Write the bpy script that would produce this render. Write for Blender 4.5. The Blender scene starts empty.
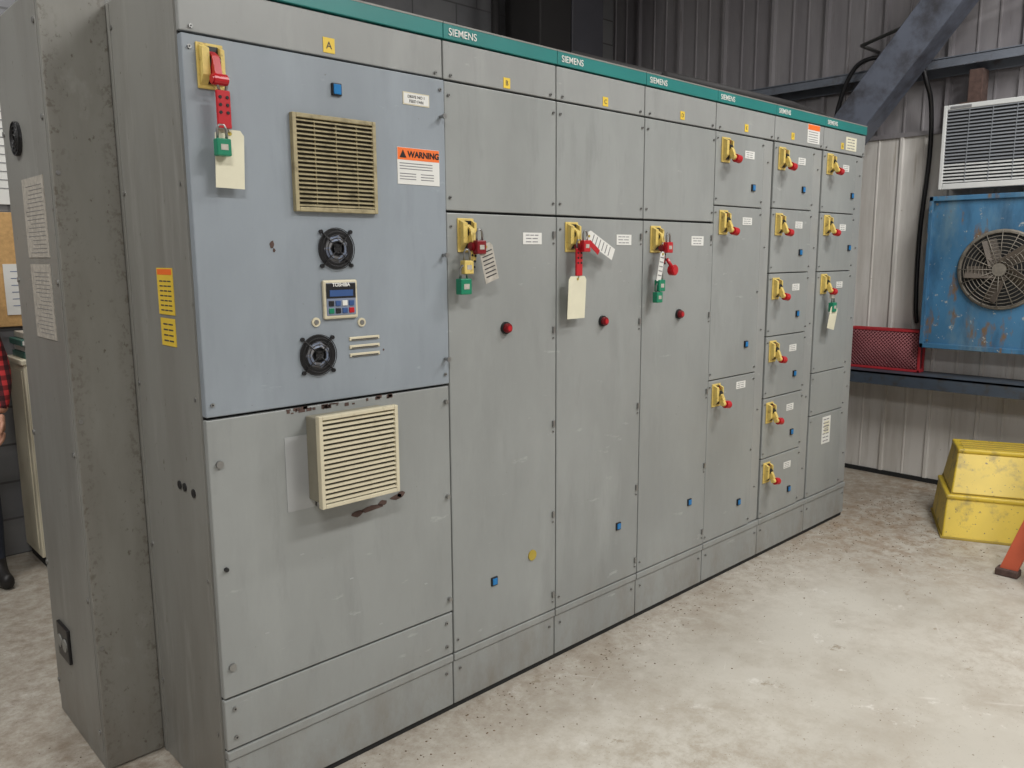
import bpy, bmesh, math, random
from mathutils import Vector, Matrix
random.seed(7)
S=bpy.context.scene
try:
    S.view_settings.view_transform='Standard'
except Exception: pass
def lin(c):
    c=c/255.0
    return c/12.92 if c<=0.04045 else ((c+0.055)/1.055)**2.4
def rgb(r,g,b): return (lin(r),lin(g),lin(b),1)
# ------------------------------------------------------------------ materials
def N(t,k,**kw):
    n=t.nodes.new(k)
    for a,b in kw.items(): setattr(n,a,b)
    return n
def ramp(t,src,p0,p1,c0=(0,0,0,1),c1=(1,1,1,1)):
    r=N(t,'ShaderNodeValToRGB'); e=r.color_ramp.elements
    e[0].position=p0;e[0].color=c0;e[1].position=p1;e[1].color=c1
    t.links.new(src,r.inputs[0]); return r.outputs[0]
def mixc(t,fac,a,b,mode='MIX'):
    m=N(t,'ShaderNodeMix',data_type='RGBA',blend_type=mode)
    for i,v in ((0,fac),(6,a),(7,b)):
        if hasattr(v,'is_output'): t.links.new(v,m.inputs[i])
        else: m.inputs[i].default_value=v
    return m.outputs[2]
def noise(t,co,scale,detail=4,rough=.55,stretch=None):
    if stretch:
        mp=N(t,'ShaderNodeMapping'); mp.inputs['Scale'].default_value=stretch
        t.links.new(co,mp.inputs[0]); co=mp.outputs[0]
    n=N(t,'ShaderNodeTexNoise'); n.inputs['Scale'].default_value=scale
    n.inputs['Detail'].default_value=detail; n.inputs['Roughness'].default_value=rough
    t.links.new(co,n.inputs['Vector']); return n.outputs[0]
def mulf(t,a,b):
    m=N(t,'ShaderNodeMath',operation='MULTIPLY')
    for i,v in enumerate((a,b)):
        if hasattr(v,'is_output'): t.links.new(v,m.inputs[i])
        else: m.inputs[i].default_value=v
    return m.outputs[0]
def near(t,co,p,r0,r1):
    """1 within r0 of point p falling to 0 at r1 (object space, for dirt patches)"""
    d=N(t,'ShaderNodeVectorMath',operation='DISTANCE'); t.links.new(co,d.inputs[0]); d.inputs[1].default_value=p
    m=N(t,'ShaderNodeMapRange'); m.inputs[1].default_value=r0; m.inputs[2].default_value=r1; m.inputs[3].default_value=1; m.inputs[4].default_value=0
    t.links.new(d.outputs['Value'],m.inputs[0]); return m.outputs[0]
def axisband(t,co,ax,a,b,lo=0,hi=1):
    s=N(t,'ShaderNodeSeparateXYZ'); t.links.new(co,s.inputs[0])
    m=N(t,'ShaderNodeMapRange'); m.inputs[1].default_value=a; m.inputs[2].default_value=b; m.inputs[3].default_value=lo; m.inputs[4].default_value=hi
    t.links.new(s.outputs[ax],m.inputs[0]); return m.outputs[0]
def base(name,rough=.5,metal=0):
    m=bpy.data.materials.new(name); m.use_nodes=True; t=m.node_tree
    b=t.nodes['Principled BSDF']; b.inputs['Roughness'].default_value=rough; b.inputs['Metallic'].default_value=metal
    tc=N(t,'ShaderNodeTexCoord'); return m,t,b,tc.outputs['Object']
def mat(name,col,rough=.5,metal=0,var=.08,scale=6,dirt=None,bump=0.0,bscale=60,post=None):
    m,t,b,co=base(name,rough,metal)
    c1=tuple(min(1,x*(1-var)) for x in col[:3])+(1,); c2=tuple(min(1,x*(1+var)) for x in col[:3])+(1,)
    out=mixc(t,ramp(t,noise(t,co,scale),.3,.7),c1,c2)
    if dirt:
        for dc,ds,p0,p1,st in dirt:
            out=mixc(t,ramp(t,noise(t,co,ds,6,.65,st),p0,p1),out,dc)
    if post: out=post(t,co,out)
    t.links.new(out,b.inputs['Base Color'])
    if bump:
        bp=N(t,'ShaderNodeBump'); bp.inputs['Strength'].default_value=bump; bp.inputs['Distance'].default_value=.002
        t.links.new(noise(t,co,bscale,3),bp.inputs['Height']); t.links.new(bp.outputs[0],b.inputs['Normal'])
    return m
def kickdirt(t,co,out):
    # dusty build-up on the lowest 35 cm
    f=mulf(t,axisband(t,co,2,.34,.0,0,.7),ramp(t,noise(t,co,9,8,.75,(1,1,.5)),.42,.68))
    return mixc(t,f,out,rgb(116,108,96))
def paint(name,col,rough=.42,extra=None):
    d=[(tuple(x*.80 for x in col[:3])+(1,),2.0,.42,.76,(1,1,.45)),
       (tuple(x*1.15 for x in col[:3])+(1,),4,.54,.8,(1,1,.25)),
       (tuple(x*.85 for x in col[:3])+(1,),14,.55,.75,(1,1,.2)),
       (tuple(x*1.20 for x in col[:3])+(1,),22,.66,.72,(.3,1,1)),
       (rgb(95,88,78),60,.70,.75,None)]
    if extra: d+=extra
    return mat(name,col,rough,0,.05,1.3,d,bump=.05,bscale=220,post=kickdirt)
M={}
M['grey']=paint('enclosure_grey',rgb(142,145,143))
M['grey2']=paint('enclosure_grey_header',rgb(145,147,145))
M['blue']=paint('enclosure_bluegrey',rgb(139,147,154))
M['side']=mat('enclosure_side',rgb(130,130,125),.45,0,.05,1.5,[(rgb(112,110,104),2.2,.42,.75,(1,2,.4)),(rgb(146,146,141),5,.56,.8,(1,2,.3)),(rgb(88,82,72),50,.66,.72,(1,1,.5))],bump=.05,bscale=200,post=kickdirt)
def edgegrime(t,co,out):
    e1=axisband(t,co,0,-.93,-.985,0,.75); e2=axisband(t,co,0,-.86,-.815,0,.75)
    mx_=N(t,'ShaderNodeMath',operation='MAXIMUM'); t.links.new(e1,mx_.inputs[0]); t.links.new(e2,mx_.inputs[1])
    f=mulf(t,mx_.outputs[0],ramp(t,noise(t,co,60,5,.7,(1,1,.8)),.53,.62))
    out=mixc(t,f,out,rgb(92,84,72))
    f=mulf(t,mx_.outputs[0],ramp(t,noise(t,co,3,5,.6,(1,1,.8)),.42,.75))
    return kickdirt(t,co,mixc(t,f,out,rgb(108,104,96)))
M['stain']=mat('stained_enclosure',rgb(136,135,128),.45,0,.05,3,[(rgb(116,113,105),1.6,.45,.8,(3,1,.6)),(rgb(98,92,82),60,.63,.70,(1,1,.6)),(rgb(152,151,145),9,.60,.75,(1,1,.5))],bump=.05,post=edgegrime)
M['dark']=mat('gap_black',rgb(28,29,30),.7)
M['teal']=mat('teal_band',rgb(30,116,112),.4,0,.08,3)
M['white']=mat('label_white',rgb(215,215,210),.5,0,.03)
M['ink']=mat('print_ink',rgb(120,120,122),.6)
M['dkink']=mat('print_ink_dark',rgb(60,60,62),.6)
M['yellow']=mat('label_yellow',rgb(218,186,60),.5,0,.05)
M['hyellow']=mat('handle_yellow',rgb(208,184,104),.45,0,.12,30,[(rgb(140,114,62),50,.58,.7,None)])
M['orange']=mat('warning_orange',rgb(232,110,40),.5,0,.03)
M['red']=mat('red_plastic',rgb(176,24,34),.32,0,.06)
M['redd']=mat('red_dark_plastic',rgb(120,18,26),.3,0,.06)
M['green']=mat('green_lock',rgb(20,120,88),.35,0,.06)
M['bluei']=mat('blue_indicator',rgb(20,110,170),.3,0,.06)
M['black']=mat('black_plastic',rgb(24,24,26),.4)
M['beige']=mat('beige_grille',rgb(200,192,166),.5,0,.06,20,[(rgb(150,138,108),30,.6,.8,None)])
M['beigeside']=mat('beige_grey_housing',rgb(140,136,120),.6,0,.08,20)  # housing sides, darker and greyer than the beige grille front
M['olive']=mat('dusty_olive_grille',rgb(158,147,114),.6,0,.1,30,[(rgb(112,102,74),25,.5,.7,None)])
M['grilled']=mat('grille_shadow',rgb(58,54,44),.8)
M['pale']=mat('pale_patch',rgb(158,160,160),.5,0,.05,8)
M['steel']=mat('steel_screw',rgb(150,150,148),.35,.8,.1)
M['brass']=mat('brass_label',rgb(170,150,60),.4,.2)
M['tag']=mat('tag_card',rgb(214,210,186),.6,0,.05,12)
M['tagg']=mat('tag_grey',rgb(170,165,155),.6,0,.2,60)
M['keypad']=mat('keypad_grey',rgb(120,130,150),.4)
M['keyblue']=mat('keypad_blue',rgb(50,80,130),.4)
M['rust']=mat('rust_scab',rgb(82,64,58),.9,0,.3,40)
# ------------------------------------------------------------------ builders
class B:
    def __init__(s): s.bm=bmesh.new(); s.mats=[]
    def mi(s,m):
        if isinstance(m,str): m=M[m]
        if m not in s.mats: s.mats.append(m)
        return s.mats.index(m)
    def add(s,t,m,mx=None,smooth=False):
        i=s.mi(m)
        for f in t.faces: f.material_index=i; f.smooth=smooth
        if mx is not None: bmesh.ops.transform(t,matrix=mx,verts=t.verts)
        me=bpy.data.meshes.new('tmp'); t.to_mesh(me); t.free(); s.bm.from_mesh(me); bpy.data.meshes.remove(me)
    def box(s,x0,x1,y0,y1,z0,z1,m,bev=0,mx=None):
        t=bmesh.new(); bmesh.ops.create_cube(t,size=1)
        bmesh.ops.scale(t,vec=(x1-x0,y1-y0,z1-z0),verts=t.verts)
        bmesh.ops.translate(t,vec=((x0+x1)/2,(y0+y1)/2,(z0+z1)/2),verts=t.verts)
        if bev: bmesh.ops.bevel(t,geom=t.edges[:],offset=bev,segments=2,affect='EDGES',profile=.5)
        s.add(t,m,mx)
    def cyl(s,c,axis,r,d,m,seg=20,r2=None,mx=None,bev=0):
        t=bmesh.new(); bmesh.ops.create_cone(t,cap_ends=True,segments=seg,radius1=r,radius2=r if r2 is None else r2,depth=d)
        if bev:
            bmesh.ops.bevel(t,geom=[e for e in t.edges if abs(e.verts[0].co.z-e.verts[1].co.z)<1e-6],offset=bev,segments=2,affect='EDGES')
        R=Vector((0,0,1)).rotation_difference(Vector(axis)).to_matrix().to_4x4()
        w=Matrix.Translation(c)@R
        if mx is not None: w=mx@w
        s.add(t,m,w,False)
    def tor(s,c,axis,R,r,m,a=28,b=6):
        t=bmesh.new(); rings=[]
        for i in range(a):
            u=2*math.pi*i/a; ring=[]
            for j in range(b):
                v=2*math.pi*j/b
                ring.append(t.verts.new(((R+r*math.cos(v))*math.cos(u),(R+r*math.cos(v))*math.sin(u),r*math.sin(v))))
            rings.append(ring)
        for i in range(a):
            A=rings[i];Bq=rings[(i+1)%a]
            for j in range(b): t.faces.new((A[j],Bq[j],Bq[(j+1)%b],A[(j+1)%b]))
        q=Vector((0,0,1)).rotation_difference(Vector(axis)).to_matrix().to_4x4()
        s.add(t,m,Matrix.Translation(c)@q,True)
    def tube(s,pts,r,m,seg=8,sub=0):
        P=[Vector(p) for p in pts]
        if sub:
            Q=[]
            for i in range(len(P)-1):
                p0=P[max(i-1,0)];p1=P[i];p2=P[i+1];p3=P[min(i+2,len(P)-1)]
                for k in range(sub):
                    u=k/sub
                    Q.append(.5*((2*p1)+(p2-p0)*u+(2*p0-5*p1+4*p2-p3)*u*u+(3*p1-p0-3*p2+p3)*u**3))
            Q.append(P[-1]);P=Q
        t=bmesh.new(); prev=None
        for i,p in enumerate(P):
            d=(P[min(i+1,len(P)-1)]-P[max(i-1,0)]).normalized()
            a=d.cross(Vector((0.13,0.31,0.94)));a.normalize();b=d.cross(a)
            ring=[t.verts.new(p+a*r*math.cos(2*math.pi*j/seg)+b*r*math.sin(2*math.pi*j/seg)) for j in range(seg)]
            if prev:
                for j in range(seg): t.faces.new((prev[j],ring[j],ring[(j+1)%seg],prev[(j+1)%seg]))
            else: t.faces.new(ring)
            prev=ring
        t.faces.new(prev[::-1]); bmesh.ops.recalc_face_normals(t,faces=t.faces)
        s.add(t,m,None,True)
    def prism(s,poly,ext,m,mx=None):
        t=bmesh.new(); vs=[t.verts.new(p) for p in poly]; f=t.faces.new(vs)
        r=bmesh.ops.extrude_face_region(t,geom=[f])
        bmesh.ops.translate(t,vec=ext,verts=[v for v in r['geom'] if isinstance(v,bmesh.types.BMVert)])
        bmesh.ops.recalc_face_normals(t,faces=t.faces); s.add(t,m,mx)
    def hull(s,pts,m,smooth=False,bev=0):
        t=bmesh.new()
        for p in pts: t.verts.new(p)
        bmesh.ops.convex_hull(t,input=t.verts)
        if bev:
            bmesh.ops.dissolve_limit(t,angle_limit=.02,verts=t.verts,edges=t.edges)
            bmesh.ops.bevel(t,geom=t.edges[:],offset=bev,segments=3,affect='EDGES',profile=.5)
        s.add(t,m,None,smooth)
    def done(s,name,parent=None):
        me=bpy.data.meshes.new(name); s.bm.to_mesh(me); s.bm.free()
        for m in s.mats: me.materials.append(m)
        o=bpy.data.objects.new(name,me); S.collection.objects.link(o)
        if parent: o.parent=parent
        return o
def empty(name,loc=(0,0,0)):
    o=bpy.data.objects.new(name,None); S.collection.objects.link(o); o.location=loc; o.empty_display_size=.1; return o
def text(body,x,y,z,size,m,parent,rot=(math.pi/2,0,0),name='lettering',al='LEFT',bold=0):
    c=bpy.data.curves.new(name,'FONT'); c.body=body; c.size=size; c.extrude=.0004; c.align_x=al; c.offset=bold
    c.materials.append(M[m]); o=bpy.data.objects.new(name,c); S.collection.objects.link(o)
    o.location=(x,y,z); o.rotation_euler=rot; o.parent=parent; return o
# ------------------------------------------------------------------ room shell
XR,YB,XL,YF,ZC=4.20,2.80,-4.6,-5.6,4.6
m,t,b,co=base('concrete_floor',.62)
a=mixc(t,ramp(t,noise(t,co,.8,5,.6),.35,.68),rgb(170,165,154),rgb(188,184,174))
a=mixc(t,ramp(t,noise(t,co,2.3,8,.7),.50,.72),a,rgb(160,152,139))
a=mixc(t,ramp(t,noise(t,co,6,10,.75),.60,.66),a,rgb(198,195,187))
a=mixc(t,ramp(t,noise(t,co,4,10,.78,(1,1.3,1)),.61,.66),a,rgb(146,136,120))
a=mixc(t,ramp(t,noise(t,co,30,6,.7),.64,.69),a,rgb(134,121,103))
a=mixc(t,ramp(t,noise(t,co,110,3,.6),.67,.71),a,rgb(108,96,80))
# a few short pale scrape marks
for sc,st,rz in ((2.2,(.12,1,1),.9),(2.6,(.10,1,1),-.5)):
    mp=N(t,'ShaderNodeMapping'); mp.inputs['Rotation'].default_value=(0,0,rz); t.links.new(co,mp.inputs[0])
    r_=N(t,'ShaderNodeValToRGB'); e=r_.color_ramp.elements; e[0].position=.495; e[0].color=(0,0,0,1); e[1].position=.505; e[1].color=(0,0,0,1)
    k_=e.new(.50); k_.color=(.6,.6,.6,1); t.links.new(noise(t,mp.outputs[0],sc,1,.3,st),r_.inputs[0])
    a=mixc(t,mulf(t,r_.outputs[0],ramp(t,noise(t,co,2.6,4),.60,.66)),a,rgb(206,203,196))
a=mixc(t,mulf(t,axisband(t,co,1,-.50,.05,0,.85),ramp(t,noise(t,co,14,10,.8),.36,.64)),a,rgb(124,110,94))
for p,r0,r1,cc in (((-1.10,.28,0),.05,.50,rgb(96,74,54)),((-.95,.05,0),.05,.45,rgb(108,88,68)),((3.0,-.25,0),.2,1.1,rgb(136,118,98)),((4.1,-.1,0),.1,.9,rgb(128,110,90)),((-1.4,-.4,0),.1,.8,rgb(138,126,110)),((.2,-.9,0),.1,.9,rgb(150,140,124)),((2.0,-1.5,0),.1,.9,rgb(154,144,130))):
    a=mixc(t,mulf(t,near(t,co,p,r0,r1),ramp(t,noise(t,co,11,10,.78),.43,.60)),a,cc)
t.links.new(a,b.inputs['Base Color'])
t.links.new(ramp(t,noise(t,co,3,5),.3,.7,(.45,.45,.45,1),(.75,.75,.75,1)),b.inputs['Roughness'])
bp=N(t,'ShaderNodeBump'); bp.inputs['Strength'].default_value=.15; bp.inputs['Distance'].default_value=.004
t.links.new(noise(t,co,30,6),bp.inputs['Height']); t.links.new(bp.outputs[0],b.inputs['Normal'])
M['floor']=m
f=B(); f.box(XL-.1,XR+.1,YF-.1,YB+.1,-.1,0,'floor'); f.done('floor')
M['ceil']=mat('ceiling_panel',rgb(150,150,150),.8)
f=B(); f.box(XL-.1,XR+.1,YF-.1,YB+.1,ZC,ZC+.1,'ceil')
f.done('ceiling')
m,t,b,co=base('concrete_block',.85)
mp=N(t,'ShaderNodeMapping'); mp.inputs['Rotation'].default_value=(math.pi/2,0,0); t.links.new(co,mp.inputs[0])
br=N(t,'ShaderNodeTexBrick'); br.inputs['Scale'].default_value=1; br.inputs['Brick Width'].default_value=.4; br.inputs['Row Height'].default_value=.2
br.inputs['Mortar Size'].default_value=.006; br.inputs['Color1'].default_value=rgb(126,126,126); br.inputs['Color2'].default_value=rgb(114,115,118); br.inputs['Mortar'].default_value=rgb(84,84,84)
t.links.new(mp.outputs[0],br.inputs[0])
a=mixc(t,ramp(t,noise(t,co,3,6),.45,.75),br.outputs[0],rgb(96,96,98)); t.links.new(a,b.inputs['Base Color']); M['block']=m
f=B(); f.box(XL-.1,XR+.1,YB,YB+.1,0,ZC,'block'); f.done('wall_back')
M['metalwall']=mat('galvanised_cladding',rgb(138,135,137),.5,0,.08,1.5,[(rgb(112,108,112),1.5,.42,.7,(1,2,.3)),(rgb(156,153,153),4,.6,.8,(1,3,.3)),(rgb(96,88,84),12,.62,.75,(1,3,.15))])
M['liner']=mat('liner_panel',rgb(210,207,202),.5,0,.05,1.2,[(rgb(180,175,167),2.5,.46,.75,(1,3,.3)),(rgb(156,146,132),10,.60,.78,(1,3,.12)),(rgb(150,140,126),30,.68,.74,None)])
def ribbed(x,y0,y1,z0,z1,m,pitch,rib,depth,name,off=0,grooves=()):
    t=B(); i=t.mi(m); pts=[(y0,0)]; y=y0+off
    while y+rib*1.8<y1:
        if y>y0:
            pts+= [(y,0),(y+rib*.4,depth),(y+rib*1.4,depth),(y+rib*1.8,0)]
            for g in grooves:
                gg=y+rib*1.8+g
                if gg+.012<min(y1,y+pitch): pts+=[(gg,0),(gg+.004,depth*.3),(gg+.012,depth*.3),(gg+.016,0)]
        y+=pitch
    pts.append((y1,0)); prev=None
    for yy,d in pts:
        a=t.bm.verts.new((x-d,yy,z0)); b=t.bm.verts.new((x-d,yy,z1))
        if prev: f=t.bm.faces.new((prev[0],prev[1],b,a)); f.material_index=i
        prev=(a,b)
    return t
f=ribbed(XR,YF,YB,0,ZC,'metalwall',.42,.022,.03,'w',.1,(.12,.24)); f.box(XR+.003,XR+.1,YF-.1,YB+.1,0,ZC,'metalwall'); wr=f.done('wall_right')
f=ribbed(XR-.035,YF,.62,0.0,2.34,'liner',.30,.018,.014,'w',.12,(.13,)); f.box(XR-.034,XR-.001,.60,.62,0,2.34,'liner'); f.box(XR-.05,XR-.001,YF,.62,2.34,2.37,'metalwall')
f.box(XR-.05,XR-.034,YF,.62,0,.03,'dark')
o=f.done('liner_panel'); o.parent=wr
f=B(); f.box(XL-.1,XL,YF-.1,YB+.1,0,ZC,'metalwall'); f.done('wall_left')
f=B(); f.box(XL-.1,XR+.1,YF-.1,YF,0,ZC,'metalwall'); f.done('wall_front')
# ------------------------------------------------------------------ motor control centre
OY=.018
mcc=empty('motor_control_center',(0,OY,0))
W=.508; H=2.274; D=.47; XA=-.81
c=B()
c.box(XA,0,.004,D,0.0,H-.004,'side',.002)
c.box(0,6*W,.004,D,0,H-.004,'side',.002)
c.done('enclosure_body',mcc)
dr=B(); g=.0024
def panel(x0,x1,z0,z1,m='grey',y=-.016):
    dr.box(x0+g,x1-g,y,.004,z0+g,z1-g,m,.003)
gapb=B(); gapb.box(XA+.004,6*W-.004,-.001,.005,.004,H-.06,'dark'); gapb.done('door_gap_backing',mcc)
hw=B()
def screw(x,z,y=-.016,r=.006): 
    hw.cyl((x,y-.002,z),(0,-1,0),r,.006,'steel',12); hw.cyl((x,y-.0052,z),(0,-1,0),r*.45,.002,'black',6)
secs=[(XA,0)]+[(i*W,(i+1)*W) for i in range(6)]
for i,(x0,x1) in enumerate(secs):
    panel(x0,x1,2.105,2.222,'grey2',-.014)
    dr.box(x0+.001,x1-.001,-.020,.004,2.224,H,'teal',.002)
    dr.box(x0+.001,x1-.001,-.021,-.0195,2.268,H-.001,'side')
    for xx in (x0+.03,x1-.03): screw(xx,2.12,-.014,.005)
    if i==0:
        panel(x0,x1,.215,.368,'grey')
        for xx in (x0+.03,x1-.03): screw(xx,.25); screw(xx,.335)
    dr.box(x0+g,x1-g,-.018,.004,.186,.212,'grey',.003)
    panel(x0,x1,.022,.186,'grey',-.012)
    for xx in (x0+.03,x1-.03): screw(xx,.15,-.012,.005)
    dr.box(x0,x1,.0,.004,0,.022,'dark')  # recessed toe strip, dark colour stands in for the shadow gap
panel(XA,0,1.155,2.103,'blue',-.022)
panel(XA,0,.370,1.152,'grey',-.018)
for i in (1,2,3):
    x0,x1=secs[i]; panel(x0,x1,1.708,2.103); panel(x0,x1,.215,1.705,'grey',-.018)
    for z in (2.06,1.75): screw(x0+.018,z,r=.005); screw(x1-.018,z,r=.005)
    for z in (1.64,1.3,.95,.6,.28): 
        hw.box(x1-.022,x1-.012,-.026,-.016,z-.012,z+.012,'steel',.001); screw(x1-.017,z-.03,r=.004)
    for z in (1.66,.26): screw(x0+.018,z,r=.005)
Ez=[2.103,1.783,.993,.215]
for a,b_ in zip(Ez,Ez[1:]): panel(1.524,1.938,b_,a)
panel(1.942,2.030,.215,2.103,'grey2',-.010)
Fz=[2.103-i*.3147 for i in range(7)]
for a,b_ in zip(Fz,Fz[1:]): panel(2.034,2.440,b_,a)
panel(2.444,2.538,.215,2.103,'grey2',-.010)
Gz=[2.103,1.785,1.472,.92,.68,.215]
for a,b_ in zip(Gz,Gz[1:]): panel(2.542,2.944,b_,a)
panel(2.948,3.046,.215,2.103,'grey2',-.010)
for x0,zs in ((1.524,Ez),(2.034,Fz),(2.542,Gz)):
    for a,b_ in zip(zs,zs[1:]):
        for z in (a-.03,b_+.03):
            screw(x0+.40,z,r=.005); screw(x0+.012,z,r=.004)
        if a-b_>.6: screw(x0+.40,(a+b_)/2,r=.005)
    for z in (2.0,1.6,1.2,.8,.4): screw(x0+.46,z,-.010,.004)
dr.done('door_panels',mcc)
for z in (1.99,1.57,1.24): hw.cyl((-.020,-.034,z),(0,-1,0),.005,.022,'steel',12); hw.cyl((-.020,-.044,z),(0,-1,0),.008,.007,'steel',12)
for z in (1.10,.78,.42): hw.cyl((-.018,-.024,z),(0,-1,0),.007,.012,'steel',12)
for z in (1.03,.46): hw.cyl((XA+.03,-.022,z),(0,-1,0),.010,.008,'steel',14)
for z in (.74,): hw.cyl((XA+.03,-.022,z),(0,-1,0),.006,.008,'black',14)
for x in (-.79,-.02): 
    for z in (2.07,1.19): screw(x,z,-.022,.005)
hw.done('door_fasteners',mcc)
def grille(x0,x1,z0,z1,yb,yf,mf,n,th=.0):
    q=B(); w=.012
    q.box(x0+w*.6,x1-w*.6,yf+.010,yb,z0+w*.6,z1-w*.6,'grilled')
    for a in ((x0,x0+w,z0,z1),(x1-w,x1,z0,z1),(x0+w,x1-w,z0,z0+w),(x0+w,x1-w,z1-w,z1)): q.box(a[0],a[1],yf,yb,a[2],a[3],mf,.002)
    p=(z1-z0-2*w)/n
    for i in range(n):
        z=z0+w+p*(i+.5)
        q.prism([(x0+w,yf+.001,z-p*(.30-th)),(x0+w,yf+.014,z+p*.1),(x0+w,yf+.014,z+p*.38),(x0+w,yf+.001,z+.0)],(x1-x0-2*w,0,0),mf)
    return q
q=grille(-.532,-.268,1.689,1.947,-.020,-.038,'olive',20)
for i in range(1,4): q.box(-.53+.266*i/4-.001,-.53+.266*i/4+.001,-.033,-.028,1.70,1.93,'olive')
q.done('intake_louvre',mcc)
q=grille(-.534,-.270,.870,1.134,-.090,-.110,'beige',17,.06)
q.box(-.524,-.280,-.092,-.018,.880,1.124,'beigeside',.004)
q.done('filter_fan_housing',mcc)
q=B(); q.box(-.592,-.50,-.0195,-.0175,.855,1.07,'pale'); q.box(-.505,-.42,-.0195,-.0175,.855,.872,'pale')
for cx,cz,w in ((-.315,.806,.050),(-.222,.822,.028),(-.365,.800,.022),(-.205,.828,.018),(-.275,.815,.018)):
    q.hull([(cx+w*math.cos(k)*random.uniform(.6,1.1),-.0192,cz+.010*math.sin(k)*random.uniform(.5,1.2)) for k in [j*.52 for j in range(12)]]+[(cx,-.0178,cz)],'rust')
for k in range(30): 
    x=-.59+.36*random.random(); z_=1.134+random.uniform(0,.012); q.box(x,x+random.uniform(.004,.022),-.0192,-.0178,z_,z_+random.uniform(.002,.010),'rust')
for cx,cz in ((-.56,.72),(-.40,.60),(-.68,.52),(-.12,.50),(-.30,.42)): q.box(cx,cx+.012,-.0188,-.0178,cz,cz+.004,'pale')
q.done('panel_scuffs',mcc)
def fan(cx,cz,r,name):
    q=B(); y=-.022
    q.cyl((cx,y-.001,cz),(0,-1,0),r*.97,.004,'black',32)
    for k in range(6): 
        q.tor((cx,y-.010+.004*(k==5),cz),(0,-1,0),r*(.2+.16*k),.0013,'black')
    q.cyl((cx,y-.008,cz),(0,-1,0),r*.22,.008,'black',20)
    for k in range(7):
        a=k*2*math.pi/7; p=Vector((cx+r*.55*math.cos(a),y-.004,cz+r*.55*math.sin(a)))
        q.box(-.012,.012,-.001,.001,-.017,.017,'ink' if k%2 else 'keypad',mx=Matrix.Translation(p)@Matrix.Rotation(-a,4,'Y')@Matrix.Rotation(.6,4,'Z'))
    for k in range(4):
        a=math.pi/4+k*math.pi/2
        q.tube([(cx+r*.1*math.cos(a),y-.012,cz+r*.1*math.sin(a)),(cx+r*1.15*math.cos(a),y-.006,cz+r*1.15*math.sin(a))],.002,'black',6)
        q.cyl((cx+r*1.15*math.cos(a),y-.004,cz+r*1.15*math.sin(a)),(0,-1,0),.006,.006,'black',10)
    q.done(name,mcc)
fan(-.406,1.589,.058,'fan_guard_1'); fan(-.478,1.293,.058,'fan_guard_2')
q=B(); x0,x1,z0,z1=-.457,-.345,1.392,1.502
q.box(x0,x1,-.032,-.020,z0,z1,'beige',.005); q.box(x0+.008,x1-.008,-.034,-.030,z0+.010,z1-.008,'keypad',.002)
q.box(x0+.008,x1-.008,-.0345,-.032,z1-.052,z1-.009,'black',.001)
q.box(x0+.018,x1-.018,-.0358,-.033,z1-.046,z1-.028,'keyblue')
for i in range(4):
    for j in range(2):
        q.box(x0+.014+i*.022,x0+.030+i*.022,-.037,-.033,z0+.016+j*.021,z0+.031+j*.021,('green' if (i,j)==(0,0) else 'red' if (i,j)==(3,0) else ['keyblue','black','keyblue','white'][(i+j)%4]),.001)
q.done('drive_keypad',mcc); text('TOSHIBA',-.401,-.0348,1.484,.014,'white',mcc,al='CENTER',bold=.0004)
q=B()
for z in (1.330,1.306,1.282):
    q.box(-.374,-.270,-.026,-.021,z-.005,z+.006,'beige',.002); q.box(-.368,-.276,-.0265,-.0255,z-.004,z-.0005,'dkink')
for x,z in ((-.480,1.386),(-.330,1.377)): q.cyl((x,-.023,z),(0,-1,0),.013,.006,'beige',20); q.cyl((x,-.027,z),(0,-1,0),.007,.003,'steel',16)
q.box(-.401,-.371,-.030,-.02,2.006,2.039,'black',.002); q.box(-.398,-.374,-.033,-.029,2.009,2.036,'bluei',.002)
for x,z,s in ((-.60,1.60,.01),(-.595,1.585,.006),(-.255,1.29,.004)): q.hull([(x+s*math.cos(k)*random.uniform(.5,1),-.0228,z+s*math.sin(k)*random.uniform(.5,1.4)) for k in range(6)]+[(x,-.0215,z)],'rust')
q.done('small_vents',mcc)
lb=B()
def label(x0,x1,z0,z1,y,m='white',lines=3,ink='ink',mg=.08):
    lb.box(x0,x1,y-.0012,y+.001,z0,z1,m)
    h=(z1-z0)/(lines*2+1)
    for i in range(lines):
        zz=z1-h*(2*i+1.5); e=random.uniform(.1,1.4)
        n=random.randint(2,3); a=x0+(x1-x0)*(mg+e*.06); bb=x1-(x1-x0)*(mg+e*.06)
        for k in range(n): lb.box(a+(bb-a)*k/n,a+(bb-a)*(k+.82)/n,y-.0016,y-.001,zz-h*.28,zz+h*.28,ink)
lb.box(-.186,-.028,-.0235,-.021,1.781,1.888,'white'); lb.box(-.185,-.029,-.0240,-.0232,1.852,1.887,'orange')
for i,z in enumerate((1.842,1.834,1.826,1.812,1.804,1.796)):
    lb.box(-.178,-.118 if i>2 else -.055,-.0240,-.0232,z-.0012,z+.0012,'ink')
    if i>2: lb.box(-.10,-.05,-.0240,-.0232,z-.0012,z+.0012,'ink')
lb.prism([(-.178,-.0246,1.858),(-.153,-.0246,1.858),(-.1655,-.0246,1.881)],(0,.001,0),'black')
text('WARNING',-.148,-.0244,1.861,.0245,'black',mcc,bold=.0008)
lb.box(-.160,-.062,-.0235,-.021,2.012,2.048,'beige'); lb.box(-.157,-.065,-.0240,-.0230,2.015,2.045,'white')
text('DRIVE NO 1',-.111,-.0244,2.032,.012,'dkink',mcc,al='CENTER'); text('FEED FAN',-.111,-.0244,2.019,.012,'dkink',mcc,al='CENTER')
lets='ABCDEFG'; lx=[-.398,.270,.775,1.27,1.775,2.21,2.76]
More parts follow.
